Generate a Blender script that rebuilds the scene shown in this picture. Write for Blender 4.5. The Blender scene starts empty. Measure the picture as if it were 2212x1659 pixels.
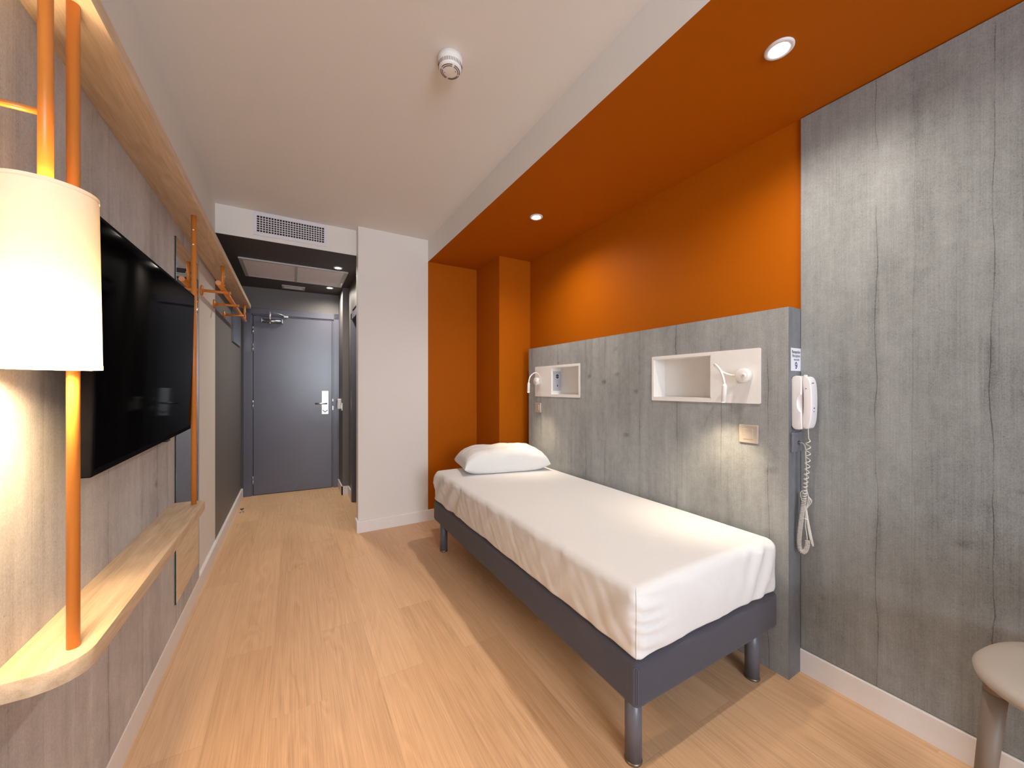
import bpy, bmesh, math, random
from mathutils import Vector, Matrix, noise
random.seed(7)
PI = math.pi
scene = bpy.context.scene
COL = scene.collection

# ------------------------------------------------------------------ materials
def new_mat(name):
    m = bpy.data.materials.new(name); m.use_nodes = True
    nt = m.node_tree
    b = nt.nodes.get('Principled BSDF')
    return m, nt, b

def setp(b, **k):
    names = dict(col='Base Color', rough='Roughness', metal='Metallic', spec='Specular IOR Level', em='Emission Color',
                 es='Emission Strength', sheen='Sheen Weight', coat='Coat Weight', trans='Transmission Weight', alpha='Alpha')
    for a, v in k.items():
        i = b.inputs[names[a]]
        i.default_value = (*v, 1) if isinstance(v, tuple) else v

class NT:
    def __init__(s, nt): s.nt = nt
    def n(s, t, **k):
        o = s.nt.nodes.new(t)
        for a, v in k.items(): setattr(o, a, v)
        return o
    def put(s, sock, v):
        if hasattr(v, 'is_linked') or hasattr(v, 'links'): s.nt.links.new(v, sock)
        else: sock.default_value = v
    def m(s, op, a, b=0.0, c=0.0, clamp=False):
        o = s.n('ShaderNodeMath', operation=op, use_clamp=clamp)
        s.put(o.inputs[0], a); s.put(o.inputs[1], b); s.put(o.inputs[2], c)
        return o.outputs[0]
    def coord(s):
        t = s.n('ShaderNodeTexCoord'); x = s.n('ShaderNodeSeparateXYZ')
        s.nt.links.new(t.outputs['Object'], x.inputs[0])
        return t.outputs['Object'], x.outputs[0], x.outputs[1], x.outputs[2]
    def vec(s, x, y, z=0.0):
        o = s.n('ShaderNodeCombineXYZ')
        for i, v in enumerate((x, y, z)): s.put(o.inputs[i], v)
        return o.outputs[0]
    def noise(s, vec, scale=1.0, detail=2.0, rough=0.5, dist=0.0):
        o = s.n('ShaderNodeTexNoise')
        s.put(o.inputs['Vector'], vec); s.put(o.inputs['Scale'], scale); s.put(o.inputs['Detail'], detail)
        s.put(o.inputs['Roughness'], rough); s.put(o.inputs['Distortion'], dist)
        return o.outputs[0]
    def white(s, v):
        o = s.n('ShaderNodeTexWhiteNoise', noise_dimensions='1D'); s.put(o.inputs['W'], v); return o.outputs[0]
    def voro(s, vec, scale=1.0, rnd=1.0):
        o = s.n('ShaderNodeTexVoronoi'); s.put(o.inputs['Vector'], vec); s.put(o.inputs['Scale'], scale); s.put(o.inputs['Randomness'], rnd)
        return o.outputs['Distance'], o.outputs['Color']
    def smooth(s, v, a, b, lo=0.0, hi=1.0):
        o = s.n('ShaderNodeMapRange', interpolation_type='SMOOTHSTEP')
        for i, q in enumerate((v, a, b, lo, hi)): s.put(o.inputs[i], q)
        return o.outputs[0]
    def ramp(s, f, stops):
        o = s.n('ShaderNodeValToRGB'); cr = o.color_ramp
        while len(cr.elements) < len(stops): cr.elements.new(0.5)
        for e, (p, c) in zip(cr.elements, stops): e.position = p; e.color = (*c, 1)
        s.put(o.inputs[0], f); return o.outputs[0]
    def mix(s, f, a, b, blend='MIX'):
        o = s.n('ShaderNodeMix', data_type='RGBA', blend_type=blend)
        s.put(o.inputs[0], f)
        for i, v in ((6, a), (7, b)):
            if isinstance(v, tuple): o.inputs[i].default_value = (*v, 1)
            else: s.nt.links.new(v, o.inputs[i])
        return o.outputs[2]
    def bump(s, h, b, strength=0.2, dist=0.01):
        o = s.n('ShaderNodeBump'); s.put(o.inputs['Height'], h); o.inputs['Strength'].default_value = strength
        o.inputs['Distance'].default_value = dist
        s.nt.links.new(o.outputs[0], b.inputs['Normal'])

def paint(name, col, rough=0.6, var=0.03, bump=0.06, spec=0.35):
    m, nt, b = new_mat(name); N = NT(nt); P, x, y, z = N.coord()
    f = N.noise(P, 2.2, 4)
    c = N.mix(f, tuple(v * (1 - var) for v in col), tuple(min(1, v * (1 + var)) for v in col))
    nt.links.new(c, b.inputs['Base Color']); setp(b, rough=rough, spec=spec)
    N.bump(N.noise(P, 260, 3), b, bump, 0.002)
    return m

def plain(name, col, rough=0.5, metal=0.0, spec=0.5, var=0.03, scale=40, **k):
    m, nt, b = new_mat(name); N = NT(nt); P, x, y, z = N.coord()
    f = N.noise(P, scale, 2)
    c = N.mix(f, tuple(v * (1 - var) for v in col), tuple(min(1, v * (1 + var)) for v in col))
    nt.links.new(c, b.inputs['Base Color']); setp(b, rough=rough, metal=metal, spec=spec, **k)
    return m

def concrete(name, tint=(1, 1, 1), seed=0.0, lo=0.25, hi=0.425):
    """printed concrete laminate: board seams, vertical grain, pores, knots"""
    m, nt, b = new_mat(name); N = NT(nt); P, x, y, z = N.coord()
    h = N.m('ADD', N.m('ADD', x, y), seed)
    wob = N.m('MULTIPLY', N.m('SUBTRACT', N.noise(N.vec(N.m('MULTIPLY', h, 3), N.m('MULTIPLY', z, 3.2), seed), 1, 3), 0.5), 0.035)
    hw = N.m('ADD', h, wob)
    W = 0.235
    cell = N.m('FLOOR', N.m('DIVIDE', hw, W))
    fr = N.m('SUBTRACT', N.m('DIVIDE', hw, W), cell)
    rnd = N.white(cell)
    # seam crack close to each board edge, broken along its height
    pos = N.m('ADD', N.m('MULTIPLY', rnd, 0.5), 0.2)
    d1 = N.m('ABSOLUTE', N.m('SUBTRACT', fr, pos))
    brk = N.noise(N.vec(N.m('MULTIPLY', cell, 7.3), N.m('MULTIPLY', z, 2.3), 3.1), 1, 3)
    crack = N.m('MULTIPLY', N.smooth(d1, 0.0, 0.009, 1, 0), N.smooth(brk, 0.34, 0.52))
    halo = N.m('MULTIPLY', N.smooth(d1, 0.0, 0.11, 1, 0), N.smooth(brk, 0.35, 0.75))
    seam = N.smooth(N.m('ABSOLUTE', N.m('SUBTRACT', fr, 0.5)), 0.488, 0.5)
    grain = N.noise(N.vec(N.m('MULTIPLY', h, 210), N.m('MULTIPLY', z, 5), seed), 1, 3, .6)
    fine = N.noise(N.vec(N.m('MULTIPLY', h, 420), N.m('MULTIPLY', z, 160), 2.2), 1, 2)
    cloud = N.noise(N.vec(N.m('MULTIPLY', h, 5), N.m('MULTIPLY', z, 2.2), seed + 4), 1, 5, .6)
    strk = N.noise(N.vec(N.m('MULTIPLY', h, 22), N.m('MULTIPLY', z, 1.3), seed + 9), 1, 4, .55)
    v = N.m('ADD', N.m('MULTIPLY', cloud, 0.50), N.m('MULTIPLY', strk, 0.28))
    v = N.m('ADD', v, N.m('MULTIPLY', N.m('SUBTRACT', grain, .5), 0.17))
    v = N.m('ADD', v, N.m('MULTIPLY', N.m('SUBTRACT', fine, .5), 0.24))
    v = N.m('ADD', v, N.m('MULTIPLY', N.m('SUBTRACT', rnd, .5), 0.10))
    mott = N.noise(N.vec(N.m('MULTIPLY', h, 30), N.m('MULTIPLY', z, 22), seed + 1), 1, 4, .7)
    spk = N.noise(N.vec(N.m('MULTIPLY', h, 260), N.m('MULTIPLY', z, 240), seed), 1, 2, .6)
    v = N.m('ADD', v, N.m('MULTIPLY', N.m('SUBTRACT', mott, .5), 0.30))
    v = N.m('ADD', v, N.m('MULTIPLY', N.m('SUBTRACT', spk, .5), 0.34))
    ribs = N.noise(N.vec(N.m('MULTIPLY', h, 480), N.m('MULTIPLY', z, 2.0), seed), 1, 1)
    v = N.m('ADD', v, N.m('MULTIPLY', N.m('SUBTRACT', ribs, .5), 0.20))
    v = N.m('ADD', v, 0.035)
    v = N.m('SUBTRACT', v, N.m('MULTIPLY', halo, 0.13))
    v = N.m('SUBTRACT', v, N.m('MULTIPLY', crack, 0.27))
    v = N.m('SUBTRACT', v, N.m('MULTIPLY', seam, 0.07))
    # knots: dark elongated smudges
    kd, kc = N.voro(N.vec(N.m('MULTIPLY', N.m('ADD', h, N.m('MULTIPLY', z, .25)), 4.6), N.m('MULTIPLY', z, 6.4), seed), 1)
    kn = N.m('ADD', kd, N.m('MULTIPLY', N.m('SUBTRACT', N.noise(N.vec(N.m('MULTIPLY', h, 40), N.m('MULTIPLY', z, 40), 0), 1, 2), .5), .10))
    v = N.m('SUBTRACT', v, N.m('MULTIPLY', N.m('MULTIPLY', N.smooth(kn, 0.02, 0.17, 1, 0), N.smooth(N.white(N.m('ADD', N.m('FLOOR', N.m('MULTIPLY', h, 3.1)), N.m('MULTIPLY', N.m('FLOOR', N.m('MULTIPLY', z, 4.3)), 17.0))), .35, .75)), 0.30))
    # pores
    hp = N.m('ADD', h, N.m('MULTIPLY', mott, .02)); pd, pc = N.voro(N.vec(N.m('MULTIPLY', hp, 210), N.m('MULTIPLY', z, 165), seed), 1)
    pm = N.m('MULTIPLY', N.smooth(pd, 0.08, 0.24, 1, 0), N.smooth(N.noise(N.vec(N.m('MULTIPLY', h, 14), N.m('MULTIPLY', z, 10), 8), 1, 4, .7), .46, .66))
    v = N.m('SUBTRACT', v, N.m('MULTIPLY', pm, 0.34))
    t = tint
    c = N.ramp(v, [(0.0, (lo * .35 * t[0], lo * .34 * t[1], lo * .33 * t[2])), (0.25, (lo * t[0], lo * .985 * t[1], lo * .96 * t[2])),
                   (0.62, (hi * t[0], hi * .985 * t[1], hi * .95 * t[2])), (0.9, (hi * 1.3 * t[0], hi * 1.28 * t[1], hi * 1.24 * t[2]))])
    nt.links.new(c, b.inputs['Base Color']); setp(b, rough=0.55, spec=0.3)
    N.bump(N.m('ADD', grain, v), b, 0.10, 0.002)
    return m

def oak(name, a, c, d, along='y', sc=1.0):
    m, nt, b = new_mat(name); N = NT(nt); P, x, y, z = N.coord()
    q = {'y': (x, y, z), 'x': (y, x, z)}[along]
    big = N.noise(N.vec(N.m('MULTIPLY', q[0], 9 * sc), N.m('MULTIPLY', q[1], 1.1 * sc), N.m('MULTIPLY', q[2], 9 * sc)), 1, 3, .5)
    ring = N.m('SINE', N.m('MULTIPLY', big, 70))
    mid = N.noise(N.vec(N.m('MULTIPLY', q[0], 45), N.m('MULTIPLY', q[1], 2.4), N.m('MULTIPLY', q[2], 45)), 1, 3, .6)
    fine = N.noise(N.vec(N.m('MULTIPLY', q[0], 420), N.m('MULTIPLY', q[1], 11), N.m('MULTIPLY', q[2], 420)), 1, 2, .6)
    v = N.m('ADD', N.m('MULTIPLY', mid, .55), N.m('MULTIPLY', fine, .40))
    v = N.m('ADD', v, N.m('MULTIPLY', ring, .05))
    col = N.ramp(v, [(0.25, a), (0.5, c), (0.75, d)])
    nt.links.new(col, b.inputs['Base Color']); setp(b, rough=0.5, spec=0.3)
    N.bump(fine, b, 0.12, 0.001)
    return m

def floor_mat():
    m, nt, b = new_mat('oak_laminate_planks'); N = NT(nt); P, x, y, z = N.coord()
    yy = N.m('ADD', y, 0.42); xx = N.m('ADD', x, 0.069)
    br = N.n('ShaderNodeTexBrick'); br.offset = 0.37; br.offset_frequency = 2; br.squash = 1.0
    N.put(br.inputs['Vector'], N.vec(yy, xx, 0.0))
    for k, v in (('Color1', (0, 0, 0, 1)), ('Color2', (1, 1, 1, 1)), ('Mortar', (.5, .5, .5, 1))): br.inputs[k].default_value = v
    for k, v in (('Scale', 1.0), ('Mortar Size', 0.0008), ('Mortar Smooth', 0.1), ('Bias', 0.0), ('Brick Width', 1.25), ('Row Height', 0.19)): br.inputs[k].default_value = v
    r = br.outputs['Color']; rs = N.n('ShaderNodeSeparateColor'); nt.links.new(r, rs.inputs[0]); r = rs.outputs[0]
    off = N.m('MULTIPLY', r, 37.0)
    xo = N.m('ADD', x, off)
    big = N.noise(N.vec(N.m('MULTIPLY', xo, 6.5), N.m('MULTIPLY', N.m('ADD', y, off), 0.85), off), 1, 3, .5, .4)
    ring = N.m('SINE', N.m('MULTIPLY', big, 85))
    ringm = N.m('MULTIPLY', ring, N.smooth(N.noise(N.vec(N.m('MULTIPLY', xo, 8), N.m('MULTIPLY', y, 1.3), off), 1, 2), .42, .62))
    mid = N.noise(N.vec(N.m('MULTIPLY', xo, 75), N.m('MULTIPLY', y, 1.8), off), 1, 3, .6)
    fine = N.noise(N.vec(N.m('MULTIPLY', xo, 330), N.m('MULTIPLY', y, 4), off), 1, 3, .62)
    cl = N.noise(N.vec(N.m('MULTIPLY', xo, 5), N.m('MULTIPLY', y, 1.2), off), 1, 3, .5)
    v = N.m('ADD', N.m('MULTIPLY', mid, .24), N.m('MULTIPLY', fine, .47))
    v = N.m('ADD', v, N.m('MULTIPLY', ringm, .045))
    v = N.m('ADD', v, N.m('MULTIPLY', cl, .22))
    v = N.m('ADD', v, N.m('MULTIPLY', N.m('SUBTRACT', r, .5), .13))
    v = N.m('ADD', v, 0.02)
    col = N.ramp(v, [(0.22, (.44, .255, .138)), (0.44, (.645, .395, .220)), (0.60, (.745, .475, .276)), (0.82, (.82, .57, .36))])
    col = N.mix(N.m('MULTIPLY', br.outputs['Fac'], .25), col, (.22, .13, .08))
    nt.links.new(col, b.inputs['Base Color']); setp(b, rough=0.42, spec=0.35)
    N.bump(N.m('SUBTRACT', fine, N.m('MULTIPLY', br.outputs['Fac'], 2)), b, 0.10, 0.001)
    return m

def sheet_mat(name, creases=True):
    m, nt, b = new_mat(name); N = NT(nt); P, x, y, z = N.coord()
    weave = N.m('MULTIPLY', N.m('SINE', N.m('MULTIPLY', x, 5200)), N.m('SINE', N.m('MULTIPLY', y, 5200)))
    w1 = N.noise(P, 6.0, 4, .55, .3)
    w2 = N.noise(P, 28.0, 3, .5)
    h = N.m('ADD', N.m('MULTIPLY', w1, 1.0), N.m('MULTIPLY', w2, .12))
    if creases:   # ironed fold lines
        for c_, ax in ((-0.60, y), (-0.18, y), (0.30, y), (0.0, x)):
            h = N.m('ADD', h, N.m('MULTIPLY', N.smooth(N.m('ABSOLUTE', N.m('SUBTRACT', ax, c_)), 0.0, 0.0045, 1, 0), .07))
    setp(b, col=(.735, .73, .725), rough=0.85, spec=0.15, sheen=0.1)
    N.bump(h, b, 0.35, 0.012)
    return m

def fabric_mat():
    m, nt, b = new_mat('dark_woven_fabric'); N = NT(nt); P, x, y, z = N.coord()
    h = N.m('ADD', x, y)
    s1 = N.m('SINE', N.m('MULTIPLY', N.m('ADD', h, z), 1500)); s2 = N.m('SINE', N.m('MULTIPLY', N.m('SUBTRACT', h, z), 1500))
    w = N.m('MULTIPLY', s1, s2)
    f = N.m('ADD', N.m('MULTIPLY', w, .5), .5)
    c = N.mix(f, (.018, .017, .022), (.125, .120, .150))
    nt.links.new(c, b.inputs['Base Color']); setp(b, rough=0.9, spec=0.15, sheen=0.15)
    N.bump(w, b, 0.3, 0.001)
    return m

def emit(name, col, st, base=(.9, .9, .9)):
    m, nt, b = new_mat(name); setp(b, col=base, em=col, es=st, rough=.4); return m

M = {}
M['white_wall'] = paint('cream_wall_paint', (.76, .735, .70), 0.7, .015)
M['ceiling'] = paint('ceiling_paint', (.78, .765, .735), 0.75, .015)
M['orange'] = paint('orange_wall_paint', (.40, .096, .0006), 0.6, .03, spec=.10)
M['dark_wall'] = paint('dark_taupe_wall_paint', (.158, .145, .141), 0.5, .05)
M['dark_ceiling'] = paint('dark_ceiling_paint', (.070, .061, .060), 0.6, .05)
M['door'] = paint('slate_door_paint', (.116, .116, .148), 0.27, .07, .0, .6)
M['skirting'] = plain('white_skirting', (.80, .77, .75), .45)
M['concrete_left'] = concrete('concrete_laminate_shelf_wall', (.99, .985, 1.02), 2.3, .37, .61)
M['concrete_head'] = concrete('concrete_laminate_headboard', (.955, 1.0, 1.02), 0.1)
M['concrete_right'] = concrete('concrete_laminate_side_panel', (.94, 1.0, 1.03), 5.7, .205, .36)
M['end_face_shade'] = concrete('concrete_laminate_shaded', (.93, .98, 1.08), 8.1, .135, .235)  # same laminate as the headboard, darkened to paint shade on its end face
M['oak'] = oak('light_oak_shelf', (.46, .33, .21), (.63, .475, .32), (.74, .59, .43))
M['floor'] = floor_mat()
M['sheet'] = sheet_mat('white_cotton_sheet')
M['pillow'] = sheet_mat('white_pillow_cotton', False)
M['fabric'] = fabric_mat()
M['leg_grey'] = plain('slate_grey_lacquer', (.115, .117, .140), .35)
M['glide'] = plain('bronze_glide', (.22, .18, .13), .35, .8)
M['tube'] = plain('orange_powder_coat', (.60, .195, .028), .35, 0, .5, .02)
M['chrome'] = plain('brushed_steel', (.62, .62, .64), .28, 1.0)
M['silver'] = plain('satin_silver', (.80, .81, .83), .33, .6)
M['white_plastic'] = plain('white_plastic', (.80, .775, .75), .38)
M['niche'] = plain('white_solid_surface', (.80, .785, .76), .4)
M['phone'] = plain('white_phone_plastic', (.78, .755, .77), .30)
M['cord'] = plain('ivory_cord', (.70, .665, .62), .45)
M['black'] = plain('black_plastic', (.008, .008, .009), .35)
M['bezel'] = plain('black_satin_bezel', (.005, .005, .007), .6, 0, .01)
M['screen'] = plain('black_screen_glass', (.002, .002, .0025), .05, 0, .003, 0)
M['mirror'] = plain('mirror_silver', (.86, .88, .87), .01, 1.0, .5, 0)
M['glass_edge'] = plain('mirror_green_edge', (.018, .045, .042), .15)
M['switch'] = plain('champagne_switch_plate', (.55, .48, .41), .35, .35)
M['grey_plate'] = plain('grey_socket_plate', (.42, .42, .46), .4)
M['grey_dark'] = plain('graphite_socket_insert', (.035, .04, .05), .4)
M['steel_grey_plate'] = plain('slate_socket_plate', (.16, .16, .185), .4)
M['paper'] = plain('white_sticker_paper', (.74, .74, .80), .6)
M['ink'] = plain('black_ink', (.015, .015, .025), .7)
M['ink_blue'] = plain('blue_ink', (.012, .05, .16), .7)
M['vent'] = plain('white_vent_metal', (.72, .71, .76), .45)
M['vent_grey'] = plain('grey_lilac_slats', (.82, .77, .77), .5)
M['vent_dark'] = plain('vent_dark_cavity', (.01, .008, .012), .8)
M['panel_frame'] = plain('aluminium_panel_frame', (.55, .53, .50), .4, .3)
M['chair'] = plain('beige_plastic', (.46, .405, .35), .55)
M['chair_leg'] = plain('taupe_tube', (.20, .155, .12), .5)
M['frame_glass'] = plain('glossy_framed_panel', (.10, .115, .15), .08, 0, .6)  # the door's bluish reflection is put into the pane colour
M['red'] = plain('red_led', (.3, .02, .02), .4)
M['dl_lens'] = emit('downlight_lens', (1, .90, .76), 26)
M['head_lens'] = emit('reading_lamp_lens', (1, .80, .52), 40)
M['bulb'] = emit('warm_bulb', (1, .72, .36), 30)
M['cap_orange'] = plain('orange_end_cap', (.62, .24, .09), .5)
# lamp shade: thin translucent cream fabric
def shade_mat(key, name, a_, c_):
  m, nt, b = new_mat(name); N = NT(nt)
  P, x, y, z = N.coord()
  tr = N.n('ShaderNodeBsdfTranslucent'); df = N.n('ShaderNodeBsdfDiffuse'); mx = N.n('ShaderNodeMixShader'); mx.inputs[0].default_value = .055
  wv = N.mix(N.noise(P, 900, 2), a_, c_)
  nt.links.new(wv, tr.inputs[0]); nt.links.new(wv, df.inputs[0])
  nt.links.new(df.outputs[0], mx.inputs[1]); nt.links.new(tr.outputs[0], mx.inputs[2])
  nt.links.new(mx.outputs[0], nt.nodes['Material Output'].inputs[0]); M[key] = m
shade_mat('shade', 'cream_lamp_shade_fabric', (.80, .73, .55), (.84, .77, .59))
shade_mat('shade_hem', 'peach_shade_hem', (.86, .72, .55), (.90, .76, .58))
# window glass
m, nt, b = new_mat('window_glass'); N = NT(nt)
tp = N.n('ShaderNodeBsdfTransparent'); gl = N.n('ShaderNodeBsdfGlossy'); mx = N.n('ShaderNodeMixShader'); mx.inputs[0].default_value = .06
gl.inputs['Roughness'].default_value = .02
nt.links.new(tp.outputs[0], mx.inputs[1]); nt.links.new(gl.outputs[0], mx.inputs[2]); nt.links.new(mx.outputs[0], nt.nodes['Material Output'].inputs[0])
M['pane'] = m

# ------------------------------------------------------------------ geometry helpers
def B(): return bmesh.new()

def box(bm, x0, x1, y0, y1, z0, z1, bev=0.0, seg=2, mi=0):
    r = bmesh.ops.create_cube(bm, size=1.0)
    vs = r['verts']
    for v in vs:
        v.co = Vector(((x0 + x1) / 2 + v.co.x * (x1 - x0), (y0 + y1) / 2 + v.co.y * (y1 - y0), (z0 + z1) / 2 + v.co.z * (z1 - z0)))
    fs = {f for v in vs for f in v.link_faces}
    for f in fs: f.material_index = mi
    if bev > 0:
        es = list({e for v in vs for e in v.link_edges})
        bmesh.ops.bevel(bm, geom=es, offset=bev, segments=seg, affect='EDGES', profile=0.5)

def tube(bm, pts, r, seg=12, cap=True, closed=False, radii=None):
    pts = [Vector(p) for p in pts]
    n = len(pts); rings = []
    t0 = (pts[1] - pts[0]).normalized()
    up = Vector((0, 0, 1)) if abs(t0.z) < .9 else Vector((1, 0, 0))
    u = t0.cross(up).normalized(); prev = t0
    for i, p in enumerate(pts):
        a = pts[max(i - 1, 0)]; c = pts[min(i + 1, n - 1)]
        t = (c - a).normalized()
        q = prev.rotation_difference(t); u = q @ u; u = (u - t * u.dot(t)).normalized(); prev = t
        w = t.cross(u)
        rr = radii[i] if radii else r
        rings.append([bm.verts.new(p + u * rr * math.cos(2 * PI * k / seg) + w * rr * math.sin(2 * PI * k / seg)) for k in range(seg)])
    for i in range(n - 1):
        for k in range(seg):
            f = bm.faces.new((rings[i][k], rings[i][(k + 1) % seg], rings[i + 1][(k + 1) % seg], rings[i + 1][k])); f.smooth = True
    if cap:
        bm.faces.new(rings[0][::-1]); bm.faces.new(rings[-1])

def cyl(bm, a, b, r, seg=24, r2=None):
    tube(bm, [a, b], r, seg, radii=[r, r if r2 is None else r2])

def lathe(bm, prof, c=(0, 0, 0), seg=40, axis='z', smooth=True):
    """prof: list of (radius, height) along the axis, from c"""
    rings = []
    for (r, h) in prof:
        ring = []
        if r < 1e-6: ring = [None]
        for k in range(seg):
            a = 2 * PI * k / seg
            d = {'z': (r * math.cos(a), r * math.sin(a), h), 'x': (h, r * math.cos(a), r * math.sin(a)), 'y': (r * math.cos(a), h, r * math.sin(a))}[axis]
            if r < 1e-6:
                ring = [bm.verts.new(Vector(c) + Vector(d))]; break
            ring.append(bm.verts.new(Vector(c) + Vector(d)))
        rings.append(ring)
    for a, b_ in zip(rings[:-1], rings[1:]):
        for k in range(seg):
            k2 = (k + 1) % seg
            if len(a) == 1 and len(b_) == 1: continue
            if len(a) == 1: f = bm.faces.new((a[0], b_[k2], b_[k]))
            elif len(b_) == 1: f = bm.faces.new((a[k], a[k2], b_[0]))
            else: f = bm.faces.new((a[k], a[k2], b_[k2], b_[k]))
            f.smooth = smooth
    bmesh.ops.recalc_face_normals(bm, faces=bm.faces[:])

def prism(bm, outline, z0, z1, bev=0.0):
    lo = [bm.verts.new((x, y, z0)) for x, y in outline]; hi = [bm.verts.new((x, y, z1)) for x, y in outline]
    n = len(outline)
    top = bm.faces.new(hi); bot = bm.faces.new(lo[::-1])
    for i in range(n): bm.faces.new((lo[i], lo[(i + 1) % n], hi[(i + 1) % n], hi[i]))
    if bev:
        es = [e for f in (top, bot) for e in f.edges]
        bmesh.ops.bevel(bm, geom=es, offset=bev, segments=2, affect='EDGES', profile=.5)

def grid_tube(path_fn, n): return [path_fn(i / (n - 1)) for i in range(n)]

def catmull(pts, per=8):
    pts = [Vector(p) for p in pts]; out = []
    P_ = [pts[0] * 2 - pts[1]] + pts + [pts[-1] * 2 - pts[-2]]
    for i in range(1, len(P_) - 2):
        p0, p1, p2, p3 = P_[i - 1:i + 3]
        for k in range(per):
            t = k / per
            out.append(.5 * ((2 * p1) + (p2 - p0) * t + (2 * p0 - 5 * p1 + 4 * p2 - p3) * t * t + (3 * p1 - p0 - 3 * p2 + p3) * t ** 3))
    out.append(pts[-1]); return out

def root_off(p):
    v = Vector((0, 0, 0))
    while p is not None: v += p.location; p = p.parent
    return v

def obj(name, bm, mats, parent=None, local=False, smooth=None, recalc=False):
    if parent is not None and not local:
        o_ = root_off(parent)
        for v in bm.verts: v.co -= o_
    if recalc: bmesh.ops.recalc_face_normals(bm, faces=bm.faces[:])
    me = bpy.data.meshes.new(name); bm.to_mesh(me); bm.free()
    if smooth is not None:
        for p in me.polygons: p.use_smooth = smooth
    for mm in (mats if isinstance(mats, (list, tuple)) else [mats]): me.materials.append(M[mm] if isinstance(mm, str) else mm)
    o = bpy.data.objects.new(name, me); COL.objects.link(o)
    if parent is not None: o.parent = parent
    return o

def smooth_by_angle(o, ang=35):
    me = o.data
    for p in me.polygons: p.use_smooth = True
    bm = bmesh.new(); bm.from_mesh(me)
    for e in bm.edges:
        if len(e.link_faces) == 2 and e.calc_face_angle(0) > math.radians(ang): e.smooth = False
    bm.to_mesh(me); bm.free()
    return o

def thing(name, label, cat, loc=(0, 0, 0), rotz=0.0, group=None):
    o = bpy.data.objects.new(name, None); COL.objects.link(o); o.empty_display_size = .05
    o.location = loc; o.rotation_euler = (0, 0, rotz); o['label'] = label; o['category'] = cat
    if group: o['group'] = group
    return o

def tag(o, label, cat, group=None):
    o['label'] = label; o['category'] = cat
    if group: o['group'] = group
    return o

def struct(name, bm, mats, parent=None):
    o = obj(name, bm, mats, parent)
    if parent is None: o['kind'] = 'structure'
    return o

def dup(root, loc, label, group=None):
    r = root.copy(); COL.objects.link(r); r.location = loc; r['label'] = label
    if group: r['group'] = group
    for ch in list(root.children):
        c = ch.copy(); COL.objects.link(c); c.parent = r
        for g in ch.children:
            d = g.copy(); COL.objects.link(d); d.parent = c
    return r

# ------------------------------------------------------------------ room dimensions (metres)
XL, XO, XS, XP, XC = -0.48, 1.871, 1.067, 0.474, 1.551
YP, YF, YC, YD = 3.341, 3.443, 2.878, 5.06
ZC, ZS, ZH, ZB = 2.539, 2.344, 2.325, 0.097
YB = -2.90           # back wall with the window, behind the camera

bm = B(); box(bm, -.75, 2.2, YB - .3, 5.4, -.12, 0); struct('floor', bm, 'floor')
bm = B(); box(bm, -.75, XS, YB - .2, YF + .06, ZC, ZC + .12); struct('ceiling', bm, 'ceiling')
bm = B(); box(bm, XS, 2.15, YB - .2, YP, ZS, ZC + .12)
for f in bm.faces: f.material_index = 1 if f.normal.z < -.5 else 0
struct('ceiling_soffit', bm, ['ceiling', 'orange'])
bm = B(); box(bm, -.75, .95, YF + .06, 5.4, ZH, ZC + .12); struct('ceiling_hall', bm, 'dark_ceiling')
bm = B(); box(bm, -.75, XL, YB - .2, YF, 0, ZC); struct('wall_left', bm, 'white_wall')
bm = B(); box(bm, -.75, XL, YF, 5.4, 0, ZH); struct('wall_left_hall', bm, 'dark_wall')
bm = B(); box(bm, XO, 2.15, YB - .2, YP, 0, ZS); struct('wall_right', bm, 'orange')
bm = B(); box(bm, XP, XS, YP, YF, 0, ZC); struct('wall_end', bm, 'white_wall')
bm = B(); box(bm, XS, 2.15, YP, YF + .05, 0, ZC); struct('wall_end_recess', bm, 'orange')
bm = B(); box(bm, XC, XO, YC, YP, 0, ZS); struct('wall_end_column', bm, 'orange')
bm = B(); box(bm, XL, XP, YF, YF + .06, ZH, ZC)
for f in bm.faces: f.material_index = 1 if f.normal.z < -.5 else 0
struct('wall_end_fascia', bm, ['white_wall', 'dark_ceiling'])
# hall, right side: stepped wall, bathroom doorway
bm = B(); box(bm, .492, .95, 4.615, 5.4, 0, ZH); struct('wall_right_hall', bm, 'dark_wall')
bm = B(); box(bm, .556, .95, 4.33, 4.615, 0, ZH); box(bm, .556, .95, YF, 4.33, 2.03, ZH); box(bm, .80, .95, YF + .05, 4.33, 0, 2.03)
struct('wall_right_doorway', bm, 'dark_wall')
bm = B(); box(bm, .474, .556, YF, YF + .004, 0, ZH); struct('wall_right_return', bm, 'dark_wall')
# front-door wall (slightly skewed): header above and stubs at either side of the casing
def skew(y, x): return y - (x + .4) * .055 + 0.028
bm = B()
for x0, x1, z0, z1 in ((-.48, -.462, 0, ZH), (.497, .56, 0, ZH), (-.462, .497, 2.088, ZH)):
    box(bm, x0, x1, YD, YD + .25, z0, z1)
box(bm, -.7, .7, YD + .12, YD + .3, 0, ZH)
for v in bm.verts: v.co.y = skew(v.co.y, v.co.x)
struct('wall_far', bm, 'dark_wall')
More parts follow.
